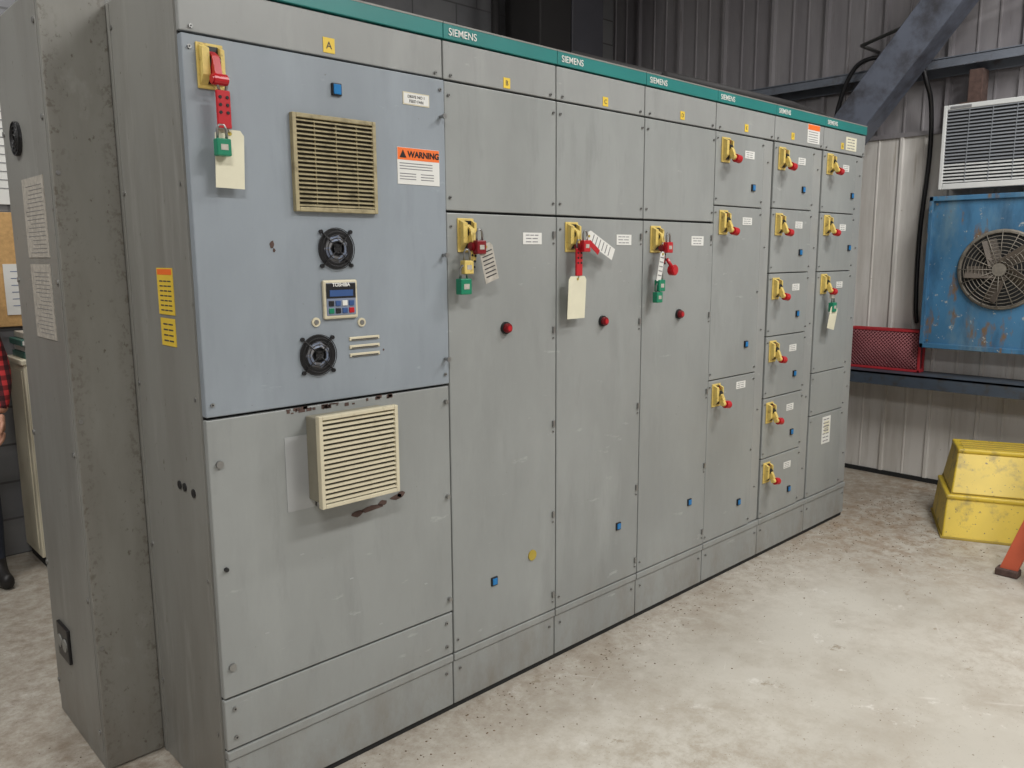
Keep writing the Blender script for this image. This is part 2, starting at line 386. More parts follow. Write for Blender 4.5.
for L,x,z in zip(lets,lx,[2.138,2.130,2.132,2.137,2.137,2.142,2.142]):
    w_=.018 if L=='A' else .015
    lb.box(x-w_,x+w_,-.0155,-.013,z-w_*1.1,z+w_*1.1,'yellow'); text(L,x,-.0160,z-w_*.5,w_*1.5,'dkink',mcc,al='CENTER')
lb.box(2.36,2.49,-.0158,-.013,2.125,2.218,'white'); lb.box(2.362,2.488,-.0164,-.0155,2.190,2.216,'orange')
for z in (2.18,2.168,2.156,2.144,2.134): lb.box(2.37,2.47,-.0164,-.0155,z-.0015,z+.0015,'ink')
label(2.80,2.93,2.125,2.195,-.0145,'tag',4)
for i in (1,2,3): label((i-1)*W+.338,(i-1)*W+.430,1.606,1.646,-.0185)
for z in (2.02,1.72,.945): label(1.768,1.850,z-.017,z+.017,-.0165)
for k in range(6): label(2.274,2.348,Fz[k]-.092,Fz[k]-.058,-.0165)
for k in range(3): label(2.777,2.851,Gz[k]-.092,Gz[k]-.058,-.0165)
label(2.70,2.80,.50,.655,-.0165,'white',7); label(2.72,2.79,.56,.63,-.0168,'tag',4)
for i in range(7): text('SIEMENS',secs[i][0]+.020,-.0212,2.236,.031,'white',mcc,bold=.0002)
lb.done('door_labels',mcc)
ind=B()
def blue(x,z): ind.box(x-.015,x+.015,-.023,-.015,z-.016,z+.016,'black',.002); ind.box(x-.011,x+.011,-.026,-.022,z-.012,z+.012,'bluei',.002)
for x,z in ((.189,.422),(.884,.458),(1.397,.448),(1.848,1.874),(1.838,1.14),(1.828,.354),(2.905,1.885),(2.905,1.60)): blue(x,z)
for k in range(6): blue(2.338,Fz[k]-.213)
for x,z in ((.251,1.322),(.766,1.315),(1.271,1.315)):
    ind.cyl((x,-.022,z),(0,-1,0),.021,.010,'black',24); ind.cyl((x,-.032,z),(0,-1,0),.016,.02,'redd',24,bev=.003)
    ind.cyl((x,-.042,z),(0,-1,0),.009,.004,'red',20)
ind.cyl((.380,-.020,.468),(0,-1,0),.020,.004,'brass',24)
ind.done('pilot_devices',mcc)
hd=B()
def handle(x,z,kind='small',y=-.016):
    w,h=.068,.108
    hd.box(x,x+w,y-.005,y,z-h,z,'hyellow',.002)
    hd.prism([(x+.006,y-.005,z-.006),(x+.006,y-.026,z-.016),(x+.006,y-.026,z-h+.03),(x+.006,y-.005,z-h+.008)],(.018,0,0),'hyellow')
    hd.prism([(x+w-.016,y-.005,z-.006),(x+w-.016,y-.026,z-.016),(x+w-.016,y-.026,z-h+.03),(x+w-.016,y-.005,z-h+.008)],(.010,0,0),'hyellow')
    hd.box(x+.024,x+w-.016,y-.010,y-.004,z-h+.012,z-.008,'black')
    hd.cyl((x+w/2+.003,y-.018,z-.045),(1,0,0),.014,.024,'black',16)
    if kind=='small':
        hd.prism([(x+.028,y-.016,z-.030),(x+.028,y-.038,z-.052),(x+.028,y-.056,z-.092),(x+.028,y-.042,z-.100),(x+.028,y-.012,z-.062)],(.018,0,0),'hyellow')
        hd.cyl((x+.054,y-.050,z-.094),(1,-.12,-.15),.018,.042,'red',18,bev=.006)
        hd.cyl((x+.025,y-.048,z-.088),(1,-.12,-.15),.011,.018,'hyellow',12)
        hd.cyl((x+.050,y-.008,z-.020),(0,-1,0),.006,.012,'redd',10)
    else:
        hd.prism([(x+.026,y-.012,z-.020),(x+.026,y-.036,z-.034),(x+.026,y-.050,z-.085),(x+.026,y-.034,z-.096),(x+.026,y-.012,z-.060)],(.018,0,0),'red' if kind=='red' else 'hyellow')
        hd.cyl((x+.038,y-.042,z-.090),(1,0,0),.014,.040,'red' if kind=='red' else 'redd',16,bev=.003)
handle(-.775,2.084,'red',-.022)
for x,z in ((.043,1.687),(.551,1.687),(1.060,1.684)): handle(x,z,'big',-.018)
for x,z in ((1.568,2.080),(1.568,1.764),(1.556,.975)): handle(x,z)
for k in range(6): handle(2.072-.003*k,Fz[k]-.022)
for k in range(3): handle(2.584,Gz[k]-.012)
hd.done('disconnect_handles',mcc)
sd=B()
sd.box(XA-.0015,XA+.001,.145-OY,.255-OY,1.415,1.54,'yellow'); sd.box(XA-.0015,XA+.001,.15-OY,.25-OY,1.33,1.405,'yellow')
for k in range(7): 
    for j in range(3): sd.box(XA-.0020,XA-.001,(.160+.028*j)-OY,(.182+.028*j)-OY,1.425+k*.013,1.4285+k*.013,'dkink')
for k in range(4): 
    for j in range(2): sd.box(XA-.0020,XA-.001,.165+.036*j-OY,.195+.036*j-OY,1.342+k*.015,1.346+k*.015,'dkink')
sd.box(XA-.0020,XA-.001,.150-OY,.250-OY,1.522,1.537,'orange')
for y,z in ((.20,.94),(.165,.94),(.105,.935)): sd.cyl((XA-.001,y-OY,z),(-1,0,0),.012,.004,'black',16)
for z in (2.2,1.75,1.2,.7,.25): sd.cyl((XA-.001,.44,z),(-1,0,0),.006,.006,'steel',10); sd.cyl((XA-.001,.03,z),(-1,0,0),.005,.006,'steel',10)
for y in (.014,.458): sd.box(XA-.003,XA+.001,y-.010,y+.010,0.001,H-.01,'side',.001)
sd.done('side_placards',mcc)
rr=empty('rear_enclosure'); q=B()
q.box(-.985,3.04,.497,.98,0,2.286,'side',.003); q.done('body',rr)
q=B(); q.box(-.983,-.812,.490,.498,.004,2.28,'stain',.002); 
q.box(-.988,-.984,.505,.975,.06,2.28,'side',.002)
for y in (.52,.96):
    for z in (.12,.55,1.0,1.5,1.95,2.2): q.cyl((-.989,y,z),(-1,0,0),.008,.006,'steel',12)
for z in (.4,1.1,1.8): q.cyl((-.97,.489,z),(0,-1,0),.006,.006,'steel',10)
q.done('end_cover',rr)
q=B(); q.box(-.998,-.987,.76,.88,.25,.37,'black',.003)
for y in (.79,.845): q.cyl((-.999,y,.31),(-1,0,0),.022,.006,'side',16)
q.done('receptacle',rr)
q=B(); q.cyl((-.991,.80,1.92),(-1,0,0),.05,.01,'black',24)
for k in range(4): q.tor((-.998,.80,1.92),(-1,0,0),.012+.012*k,.002,'black')
q.done('vent_fan',rr)
q=B(); 
for y0,y1,z0,z1 in ((.57,.80,1.57,1.80),(.58,.79,1.33,1.55)):
    q.box(-.990,-.987,y0,y1,z0,z1,'tagg')
    n=int((z1-z0)/.012)
    for k in range(2,n): q.box(-.9906,-.9895,y0+.02,y1-.02-random.random()*.06,z1-k*.012-.0007,z1-k*.012+.0007,'ink')
q.done('posted_notices',rr)
# ------------------------------------------------------------------ lockout gear
def padlock(q,x,y,z,col,s=1.0):
    q.box(x-.016*s,x+.016*s,y-.010*s,y+.010*s,z-.046*s,z-.010*s,col,.003)
    q.tube([(x-.010*s,y,z-.012*s),(x-.010*s,y,z+.010*s),(x-.005*s,y,z+.019*s),(x+.005*s,y,z+.019*s),(x+.010*s,y,z+.010*s),(x+.010*s,y,z-.012*s)],.003*s,'steel',6)
    q.box(x-.008*s,x+.008*s,y-.0108*s,y-.0098*s,z-.034*s,z-.022*s,'tagg')
def hasp(q,x,y,z,col,L=.085,ang=0,w=.013):
    mx=Matrix.Translation((x,y,z))@Matrix.Rotation(ang,4,'Y')
    q.box(-w,w,-.004,.004,-L,-.015,col,.003,mx=mx)
    for k in range(3):
        for sx in (-1,1): q.cyl(mx@Vector((sx*w*.5,-.0045,-.032-k*.018)),(0,-1,0),.004,.003,'dark',10)
    p=[mx@Vector(v) for v in ((-.008,0,-.016),(-.013,0,.002),(-.008,0,.014),(.008,0,.014),(.013,0,.002),(.008,0,-.016))]
    q.tube(p,.0035,'steel',6)
def card(q,x,y,z,w,h,ang,m,lines=0,inkm='ink',tilt=.05):
    mx=Matrix.Translation((x,y,z))@Matrix.Rotation(ang,4,'Y')@Matrix.Rotation(tilt,4,'X')
    q.prism([(-w/2+.01,0,0),(w/2-.01,0,0),(w/2,0,-.012),(w/2,0,-h),(-w/2,0,-h),(-w/2,0,-.012)],(0,.0012,0),m,mx=mx)
    q.cyl(mx@Vector((0,-.0006,-.010)),(0,-1,0),.005,.002,'brass',12)
    for k in range(lines):
        zz=-h*.2-(h*.75)*k/lines
        q.box(-w*.38,w*.38,-.0012,-.0002,zz-.002,zz+.0015,inkm,mx=mx)
L=empty('lockout_tag',(0,OY,0)); q=B(); hasp(q,-.732,-.066,1.985,'red',.105,0,.018); padlock(q,-.741,-.068,1.866,'green',1.15)
card(q,-.715,-.056,1.880,.075,.142,.02,'tag'); q.tube([(-.730,-.066,1.89),(-.722,-.062,1.88),(-.715,-.056,1.870)],.0012,'steel',5); q.done('tag_and_lock',L)
L=empty('lockout_tag',(0,OY,0)); q=B(); hasp(q,.082,-.056,1.600,'hyellow',.05,.15); padlock(q,.090,-.074,1.628,'redd',1.2)
padlock(q,.048,-.060,1.565,'hyellow',1.2); padlock(q,.032,-.062,1.510,'green',1.4); card(q,.108,-.080,1.605,.060,.125,-.30,'tagg',7,'dkink')
q.tube([(.092,-.074,1.62),(.100,-.080,1.60),(.108,-.080,1.595)],.0012,'steel',5); q.done('tag_and_lock',L)
L=empty('lockout_tag',(0,OY,0)); q=B(); hasp(q,.580,-.062,1.608,'red',.115,0,.017); padlock(q,.600,-.074,1.632,'red',1.15)
card(q,.575,-.062,1.492,.095,.155,0,'tag'); card(q,.610,-.076,1.640,.045,.175,-1.15,'white',6,'ink'); card(q,.610,-.078,1.620,.02,.08,-1.0,'red'); 
q.tube([(.580,-.062,1.50),(.577,-.064,1.485)],.0015,'steel',5); q.done('tag_and_lock',L)
L=empty('lockout_tag',(0,OY,0)); q=B(); hasp(q,1.094,-.062,1.600,'redd',.07); padlock(q,1.108,-.074,1.630,'red',1.2)
q.cyl((1.142,-.076,1.505),(0,-1,0),.022,.030,'red',20,bev=.004); q.tube([(1.108,-.07,1.55),(1.130,-.074,1.525),(1.142,-.076,1.505)],.008,'red',6)
card(q,1.076,-.074,1.580,.030,.12,.15,'white',5); padlock(q,1.075,-.062,1.480,'green',1.3); padlock(q,1.062,-.062,1.43,'green',1.2); q.done('tag_and_lock',L)
L=empty('lockout_tag',(0,OY,0)); q=B(); padlock(q,2.640,-.060,1.37,'tagg',.9); padlock(q,2.652,-.060,1.320,'green',1.4); card(q,2.66,-.068,1.280,.085,.12,.2,'tag'); q.done('tag_and_lock',L)
# ------------------------------------------------------------------ wall items, right
M['acwhite']=mat('ac_white',rgb(205,207,206),.5,0,.06,5,[(rgb(150,148,142),12,.6,.8,None)])
M['acslat']=mat('ac_slat',rgb(132,136,142),.5)
ac=empty('air_conditioner'); q=B(); X=3.95
y0,y1,z0,z1=-.76,-.085,1.965,2.478
q.box(X+.02,4.155,y0+.01,y1-.01,z0+.01,z1-.01,'acwhite',.004)
for a in ((y0,y0+.035,z0,z1),(y1-.022,y1,z0,z1),(y0+.035,y1-.022,z0,z0+.035),(y0+.035,y1-.022,z1-.03,z1)): q.box(X,X+.03,a[0],a[1],a[2],a[3],'acwhite',.004)
q.box(X+.014,X+.022,y0+.03,y1-.02,z0+.03,z1-.03,'dark')
for k in range(22):
    z=z0+.04+k*(.435/21); q.prism([(X+.004,y0+.03,z),(X+.004,y0+.03,z+.006),(X+.018,y0+.03,z+.013),(X+.018,y0+.03,z+.007)],(0,y1-y0-.05,0),'acslat' if k>5 else 'acwhite')
for k in range(1,5): q.box(X+.001,X+.006,y1-.022-k*.13,y1-.019-k*.13,z0+.03,z1-.03,'acslat')
q.box(X-.003,X+.001,y1-.16,y1-.04,z1-.024,z1-.010,'ink')
q.done('housing',ac)
M['hblue']=mat('heater_blue',rgb(62,112,148),.5,0,.14,4,[(rgb(104,130,142),5,.48,.72,(1,1,.4)),(rgb(44,84,116),7,.50,.7,(1,1,.3)),(rgb(112,90,68),10,.56,.64,(1,1,.35)),(rgb(160,164,162),25,.64,.68,None)])
M['guard']=mat('guard_wire',rgb(128,122,112),.5,.3,.15,30)
M['blade']=mat('fan_blade',rgb(92,84,76),.6,.1,.15,10)
uh=empty('unit_heater'); q=B()
y0,y1,z0,z1=-.96,-.040,.955,1.925; yc,zc,R=-.480,1.465,.220
q.box(X+.02,4.12,y0,y1,z0,z1,'hblue',.006)
for a in ((y0,y0+.025,z0,z1),(y1-.025,y1,z0,z1),(y0,y1,z0,z0+.03),(y0,y1,z1-.03,z1)): q.box(X,X+.025,a[0],a[1],a[2],a[3],'hblue',.003)
q.tor((X+.012,yc,zc),(-1,0,0),R+.015,.012,'guard',40,8)
q.cyl((X+.017,yc,zc),(-1,0,0),R+.01,.008,'dark',40)
for k in range(5):
    a=k*2*math.pi/5; q.box(-.004,.004,-.060,.060,-.085,.085,'blade',mx=Matrix.Translation((X+.006,yc+R*.5*math.cos(a),zc+R*.5*math.sin(a)))@Matrix.Rotation(a-1.57,4,'X')@Matrix.Rotation(.5,4,'Z'))
for k in range(10): q.tor((X-.022+.0022*k,yc,zc),(-1,0,0),.030+.022*k,.0026,'guard',36,5)
for k in range(16):
    a=k*math.pi/8; q.tube([(X-.026,yc+.03*math.cos(a),zc+.03*math.sin(a)),(X-.012,yc+(R+.02)*math.cos(a),zc+(R+.02)*math.sin(a))],.0026,'guard',5)
q.cyl((X-.026,yc,zc),(-1,0,0),.04,.006,'guard',20)
for y in (y0+.05,y1-.05):
    for z in (z0+.05,z1-.05): q.cyl((X-.002,y,z),(-1,0,0),.008,.006,'steel',10)
q.done('housing_and_fan',uh)
M['beamm']=mat('steel_beam_paint',rgb(104,110,120),.5,.1,.12,6,[(rgb(76,68,62),8,.55,.75,None)])
M['ledge']=mat('ledge_dark_blue',rgb(64,74,86),.5,.1,.12,6,[(rgb(60,54,48),8,.5,.65,None)])
g1=B(); g1.box(4.02,4.165,YF+.02,YB-.02,2.775,2.787,'beamm'); g1.box(4.15,4.162,YF+.02,YB-.02,2.69,2.78,'beamm'); g1.box(4.02,4.032,YF+.02,YB-.02,2.725,2.78,'beamm'); g1.done('steel_girt')
g1=B(); g1.box(3.88,4.145,YF+.02,.8,.762,.775,'ledge'); g1.box(3.88,3.892,YF+.02,.8,.69,.775,'ledge'); g1.box(4.13,4.142,YF+.02,.8,.66,.775,'ledge')
for k in range(8): 
    y=.5-k*.8; g1.prism([(4.14,y,.70),(4.14,y,.762),(3.90,y,.762)],(0,.012,0),'ledge')
g1.done('steel_wall_ledge')
M['meshf']=mat('red_frame',rgb(170,44,52),.5,0,.1,10)
M['mesh']=mat('red_mesh',rgb(176,112,116),.5,0,.1,10)
M['meshb']=mat('red_mesh_back',rgb(112,52,60),.7,0,.1,10)
rb=empty('red_mesh_crate'); q=B(); bx,ex=4.01,4.10; y0,y1,z0,z1=-.032,.455,.777,1.06
for a in ((bx,bx+.012),(ex-.012,ex)):
    for b4 in ((y0,y1,z0,z0+.016),(y0,y1,z1-.016,z1),(y0,y0+.016,z0,z1),(y1-.016,y1,z0,z1)): q.box(a[0],a[1],b4[0],b4[1],b4[2],b4[3],'meshf',.002)
for y in (y0,y1-.012): q.box(bx+.012,ex-.012,y,y+.012,z0,z0+.02,'meshf'); q.box(bx+.012,ex-.012,y,y+.012,z1-.02,z1,'meshf')
q.box(bx+.03,ex-.02,y0+.015,y1-.015,z0+.005,z1-.015,'meshb')
for k in range(-12,24):
    for sgn in (1,-1):
        ya=y0+.02+k*.024; d=z1-z0-.04
        p=(ya,z0+.02) if sgn>0 else (ya,z1-.02)
        pa=[p[0],p[1]];pb=[p[0]+d,p[1]+sgn*d]
        ymin,ymax=y0+.02,y1-.02
        if pb[0]<=ymin or pa[0]>=ymax: continue
        if pa[0]<ymin: pa[1]+=sgn*(ymin-pa[0]);pa[0]=ymin
        if pb[0]>ymax: pb[1]-=sgn*(pb[0]-ymax);pb[0]=ymax
        q.tube([(bx+.006,pa[0],pa[1]),(bx+.006,pb[0],pb[1])],.0022,'mesh',4)
q.done('frame_and_mesh',rb)
q=B(); q.tube([(3.99,.62,2.10),(3.98,.62,2.5),(3.96,.50,2.80),(3.955,.30,2.84),(3.955,.10,2.78),(3.985,.04,2.64),(4.06,.03,2.50),(4.12,.04,2.2),(4.13,.07,1.7),(4.12,.06,1.25),(4.14,.05,1.1)],.015,'black',8,8)
q.done('flexible_conduit')
M['ductm']=mat('duct_steel',rgb(92,98,112),.45,.1,.15,3,[(rgb(56,56,62),4,.46,.65,None)])
q=B(); mid=Vector((3.75,.386,2.40)); ang=math.atan2(.63,.777)
mx=Matrix.Translation(mid)@Matrix.Rotation(ang,4,'X')
q.box(-.10,.10,-.108,.108,-2.95,2.6,'ductm',.004,mx=mx)
for zz in (-2,-1,-.1,1.2,2.0): q.box(-.107,.107,-.115,.115,zz-.010,zz+.010,'ductm',.002,mx=mx)
q.done('inclined_duct')
q=B(); q.tube([(3.93,.45,2.93),(3.93,-.35,3.13),(3.93,-1.4,3.4)],.012,'steel',8); q.tube([(3.93,-1.4,3.4),(4.19,-1.4,3.4)],.012,'steel',8); q.tube([(3.93,.45,2.93),(4.19,.45,2.93)],.012,'steel',8); q.done('brace_rod')
q=B(); q.box(4.03,4.14,-.27,-.19,2.49,2.69,'rust',.004); q.box(3.98,4.14,-.30,-.16,2.48,2.49,'rust'); q.done('beam_bracket')
M['darkduct']=mat('dark_duct',rgb(70,70,76),.6,.1,.2,3)
M['darker']=mat('near_black_duct',rgb(40,38,38),.7,0,.2,3)  # darker duct tone, shared by the riser pipe and conduit run
q=B(); q.box(2.72,3.05,2.25,2.62,1.0,ZC,'darker',.01); q.box(3.06,3.42,2.25,2.62,1.0,ZC,'darkduct',.01)
for z in (2.95,3.9): q.box(2.70,3.44,2.23,2.64,z,z+.05,'darker',.004)
for x in (2.75,3.36): q.box(x,x+.05,2.30,2.35,0,1.0,'darkduct'); q.box(x,x+.05,2.56,2.61,0,1.0,'darkduct')
q.done('vertical_flue')
q=B(); q.tube([(2.56,2.55,0),(2.56,2.55,ZC)],.03,'darker',14); q.done('riser_pipe')
q=B()
for i,(y,z,x0) in enumerate(((.12,2.315,1.3),(.20,2.33,1.6),(.28,2.36,.9))): q.tube([(x0,y,z),(2.4,y,z+.01),(2.9,y+.05,z),(3.2,y+.5,z+.02),(3.3,2.15,2.4)],.022,'darker',8)
for x in (1.5,2.3,2.9): q.box(x,x+.03,.08,.34,2.287,2.30,'beamm')
q.done('conduit_run')
# ------------------------------------------------------------------ yellow steps
M['ystep']=mat('yellow_step',rgb(206,178,56),.45,0,.08,5,[(rgb(140,122,62),9,.54,.72,None),(rgb(96,84,56),40,.62,.68,None)])
M['ydark']=mat('yellow_step_dirty',rgb(160,138,56),.6,0,.12,8)
st=empty('yellow_step_platform'); q=B()
u=Vector((.41,-.912,0)).normalized(); vx=Vector((-u.y,u.x,0))
o0=Vector((3.05,-.555,0))
def P(a,b_,z): return tuple(o0+u*a+vx*b_+Vector((0,0,z)))
Lw=1.04
def tier(z0,z1,b0,b1,a0,a1,ia,bk,mt='ystep',bv=.008):
    q.hull([P(a0,b0,z0),P(a1,b0,z0),P(a1,bk,z0),P(a0,bk,z0),P(a0+ia,b1,z1),P(a1-ia,b1,z1),P(a1-ia,bk,z1),P(a0+ia,bk,z1)],mt,bev=bv)
# two nested treads, each with a sloping front apron and a rolled lip
tier(.006,.212,0,.10,0,Lw,.022,.54)
tier(.200,.228,.088,.090,.016,Lw-.016,0,.545,'ystep',.011)
tier(.224,.240,.11,.112,.040,Lw-.040,0,.54,'ydark',.003)
tier(.236,.440,.105,.27,.042,Lw-.042,.038,.54)
tier(.432,.458,.258,.260,.078,Lw-.078,0,.545,'ystep',.010)
for k in range(4): tier(.450,.462,.29+.055*k,.292+.055*k,.11,Lw-.11,0,.31+.055*k,'ydark',.002)
tier(0,.012,-.008,-.006,-.008,Lw+.008,0,.55,'ydark',.002)
q.done('stacked_steps',st)
M['lor']=mat('fiberglass_orange',rgb(196,92,62),.45,0,.08,5)
ld=empty('step_ladder'); q=B()
def rail(p,qq,m,w=.03,d=.075):
    p=Vector(p);qq=Vector(qq);dd=(qq-p);LL=dd.length;R=Vector((0,0,1)).rotation_difference(dd.normalized()).to_matrix().to_4x4()
    q.box(-w/2,w/2,-d/2,d/2,0,LL,m,.003,mx=Matrix.Translation(p)@R)
F1=(2.72,-.97,.02);F2=(2.30,-1.30,.02)
T1=(2.90,-1.50,1.78);T2=(2.64,-1.66,1.78)
R1=(3.22,-1.82,.02);R2=(2.90,-2.05,.02)
rail(F1,T1,'lor');rail(F2,T2,'lor');rail(R1,T1,'lor',.025,.04);rail(R2,T2,'lor',.025,.04)
for k in range(1,6):
    s_=k/6; a=Vector(F1).lerp(Vector(T1),s_);b5=Vector(F2).lerp(Vector(T2),s_); rail(a,b5,'steel',.02,.075)
    a=Vector(R1).lerp(Vector(T1),s_);b5=Vector(R2).lerp(Vector(T2),s_); rail(a,b5,'steel',.015,.03)
rail(Vector(T1)+Vector((.05,.04,.02)),Vector(T2)+Vector((-.05,-.04,.02)),'lor',.04,.16)
for p in (F1,F2,R1,R2): q.box(p[0]-.035,p[0]+.035,p[1]-.05,p[1]+.05,0,.035,'rust',.006)
q.done('rails_and_treads',ld)
# ------------------------------------------------------------------ left background
M['cab']=mat('beige_cabinet',rgb(205,198,176),.5,0,.05,3,[(rgb(160,150,128),6,.6,.8,(1,1,.4))])
fc=empty('storage_cabinet'); q=B()
q.box(-.68,.25,2.46,2.78,.06,1.05,'cab',.004); q.box(-.69,.26,2.45,2.785,1.05,1.075,'cab',.004); q.box(-.66,.23,2.48,2.77,0,.06,'dark')
for x0,x1 in ((-.672,-.22),(-.212,.242)):
    q.box(x0,x1,2.448,2.462,.07,1.04,'cab',.003)
q.box(-.255,-.245,2.43,2.448,.5,.62,'steel',.002); q.box(-.19,-.18,2.43,2.448,.5,.62,'steel',.002)
q.box(-.684,-.679,2.50,2.75,.10,1.02,'cab',.002)
q.done('cabinet_body',fc)
M['binder']=mat('green_binder',rgb(52,92,84),.5)
bs=empty('binder_stack'); q=B()
for k,(m_,dx) in enumerate((('binder',0),('white',.01),('binder',-.01),('tagg',.015))):
    z=1.075+k*.032; q.box(-.66+dx,-.38+dx,2.50,2.75,z,z+.03,m_,.003); q.box(-.655+dx,-.385+dx,2.496,2.52,z+.005,z+.025,'white')
q.done('binders',bs)
M['cork']=mat('cork',rgb(190,152,100),.9,0,.15,60)
cb=empty('cork_notice_board'); q=B()
q.box(-1.7,.1,2.775,2.797,1.22,1.80,'cork',.003)
for k,(x,z,w,h) in enumerate(((-.66,1.28,.26,.26),(-1.1,1.35,.3,.35),(-.3,1.4,.2,.25),(-1.5,1.3,.25,.3))):
    q.box(x,x+w,2.770,2.776,z,z+h,'white')
    for j in range(6): q.box(x+.03,x+w-.03-random.random()*.08,2.769,2.771,z+h-.04-j*.035,z+h-.037-j*.035,'keyblue')
q.done('board_and_sheets',cb)
pp=empty('posted_sheet'); q=B(); q.box(-1.3,-.2,2.79,2.797,1.84,2.44,'white')
for j in range(12): q.box(-1.25,-.25-random.random()*.4,2.788,2.791,2.38-j*.042,2.384-j*.042,'ink')
q.done('sheet',pp)
# ------------------------------------------------------------------ person
M['skin']=mat('skin',rgb(190,140,115),.55,0,.04)
M['jeans']=mat('denim',rgb(42,48,62),.85,0,.15,40)
M['shoe']=mat('boot_black',rgb(30,28,28),.5)
M['hair']=mat('hair_brown',rgb(60,44,34),.7,0,.2,80)
m,t,b,co=base('red_plaid',.85)
w1=N(t,'ShaderNodeTexWave',wave_type='BANDS',bands_direction='X'); w1.inputs['Scale'].default_value=7; t.links.new(co,w1.inputs[0])
w2=N(t,'ShaderNodeTexWave',wave_type='BANDS',bands_direction='Z'); w2.inputs['Scale'].default_value=7; t.links.new(co,w2.inputs[0])
a=mixc(t,ramp(t,w1.outputs[1],.45,.55),rgb(184,44,46),rgb(80,24,30)); a2=mixc(t,ramp(t,w2.outputs[1],.45,.55),(1,1,1,1),(.35,.3,.3,1))
t.links.new(mixc(t,1.0,a,a2,'MULTIPLY'),b.inputs['Base Color']); M['plaid']=m
per=empty('person_in_plaid_shirt')
def skinned(name,verts,edges,radii,matfn,mats,sub=2):
    me=bpy.data.meshes.new(name); me.from_pydata(verts,edges,[]); o=bpy.data.objects.new(name+'_src',me); S.collection.objects.link(o)
    sk=o.modifiers.new('s','SKIN')
    for v,r in zip(me.skin_vertices[0].data,radii): v.radius=(r,r) if not isinstance(r,tuple) else r
    me.skin_vertices[0].data[0].use_root=True
    ss=o.modifiers.new('u','SUBSURF'); ss.levels=sub; ss.render_levels=sub
    bpy.context.view_layer.update(); dg=bpy.context.evaluated_depsgraph_get()
    nm=bpy.data.meshes.new_from_object(o.evaluated_get(dg)); bpy.data.objects.remove(o)
    nm.materials.clear()
    for m_ in mats: nm.materials.append(M[m_])
    for p in nm.polygons: p.use_smooth=True; p.material_index=matfn(p.center)
    oo=bpy.data.objects.new(name,nm); S.collection.objects.link(oo); oo.parent=per; return oo
WR=Vector((.235,-.09,.845))
V=[(0,0,.96),(0,0,1.12),(0,0,1.30),(0,.01,1.42),(0,0,1.50),(0,-.01,1.57)]
R_=[(.15,.11),(.145,.105),(.165,.115),(.12,.09),(.055,.055),(.052,.052)]
E=[(0,1),(1,2),(2,3),(3,4),(4,5)]
for s_ in (1,-1):
    i=len(V); V+=[(s_*.17,.01,1.41),(s_*.225,.03,1.25),(s_*.270,.03,1.07),(s_*.262,-.03,.96),(s_*WR.x,WR.y,WR.z)]
    R_+=[(.065,.065),(.055,.055),(.052,.052),(.047,.047),(.033,.029)]; E+=[(3,i),(i,i+1),(i+1,i+2),(i+2,i+3),(i+3,i+4)]
    i=len(V); V+=[(s_*.095,0,.86),(s_*.125,-.01,.70),(s_*.145,-.015,.50),(s_*.155,.01,.32),(s_*.16,.02,.10),(s_*.17,-.06,.05),(s_*.19,-.15,.035)]
    R_+=[(.095,.1),(.085,.09),(.068,.07),(.066,.068),(.055,.055),(.046,.04),(.04,.03)]; E+=[(0,i)]+[(i+k,i+k+1) for k in range(6)]
def pm(c):
    if c.z<.13: return 3
    if c.z>1.52: return 2
    if abs(c.x)>.19 and c.y<-.05 and .78<c.z<.875: return 2
    if c.z<.93 and abs(c.x)<.20: return 1
    if c.z<.80: return 1
    return 0
skinned('body',V,E,R_,pm,['plaid','jeans','skin','shoe'])
for s_ in (1,-1):
    w=Vector((s_*WR.x,WR.y,WR.z))
    V=[tuple(w)];R_=[(.018,.026)];E=[]
    V+= [tuple(w+Vector((-s_*.004,-.020,-.045)))];R_+=[(.016,.036)];E+=[(0,1)]
    V+= [tuple(w+Vector((-s_*.006,-.030,-.085)))];R_+=[(.014,.036)];E+=[(1,2)]
    skinned('palm_%d'%(1 if s_>0 else 2),V,E,R_,lambda c:0,['skin'])
    for k,(off,ln) in enumerate(((-.027,.068),(-.009,.078),(.009,.073),(.027,.056))):
        b0=w+Vector((-s_*.006,-.026+off,-.076))
        vs=[tuple(b0),tuple(b0+Vector((-s_*.006,-.004,-ln*.48))),tuple(b0+Vector((-s_*.022,-.006,-ln*.78))),tuple(b0+Vector((-s_*.040,-.006,-ln*.92)))]
        skinned('finger_%d'%k,vs,[(0,1),(1,2),(2,3)],[(.0095,.0095),(.009,.009),(.0082,.0082),(.007,.007)],lambda c:0,['skin'])
    b0=w+Vector((-s_*.004,-.040,-.030))
    skinned('thumb',[tuple(b0),tuple(b0+Vector((-s_*.012,-.028,-.022))),tuple(b0+Vector((-s_*.020,-.034,-.052)))],[(0,1),(1,2)],[(.012,.012),(.010,.010),(.0085,.0085)],lambda c:0,['skin'])
t=bmesh.new(); bmesh.ops.create_uvsphere(t,u_segments=32,v_segments=24,radius=1)
for v in t.verts:
    x,y,z=v.co
    k=1-.22*max(0,-z)**1.5
    x*=.078*k; yy=y*.098*(1-.12*max(0,-z)); 
    if y<0: yy-=.012*max(0,-z)*(1-abs(v.co.x))
    if y<-.6:
        yy-=.020*math.exp(-((v.co.x/.13)**2+((z+.12)/.16)**2))
        for ex in (-.38,.38): yy+=.010*math.exp(-(((v.co.x-ex)/.16)**2+((z-.08)/.12)**2))
        yy-=.006*math.exp(-((v.co.x/.3)**2+((z+.5)/.07)**2))
    v.co=Vector((x,yy,z*.118))
h=B(); h.add(t,'skin',Matrix.Translation((0,-.025,1.655)),True)
t=bmesh.new(); bmesh.ops.create_uvsphere(t,u_segments=24,v_segments=16,radius=1)
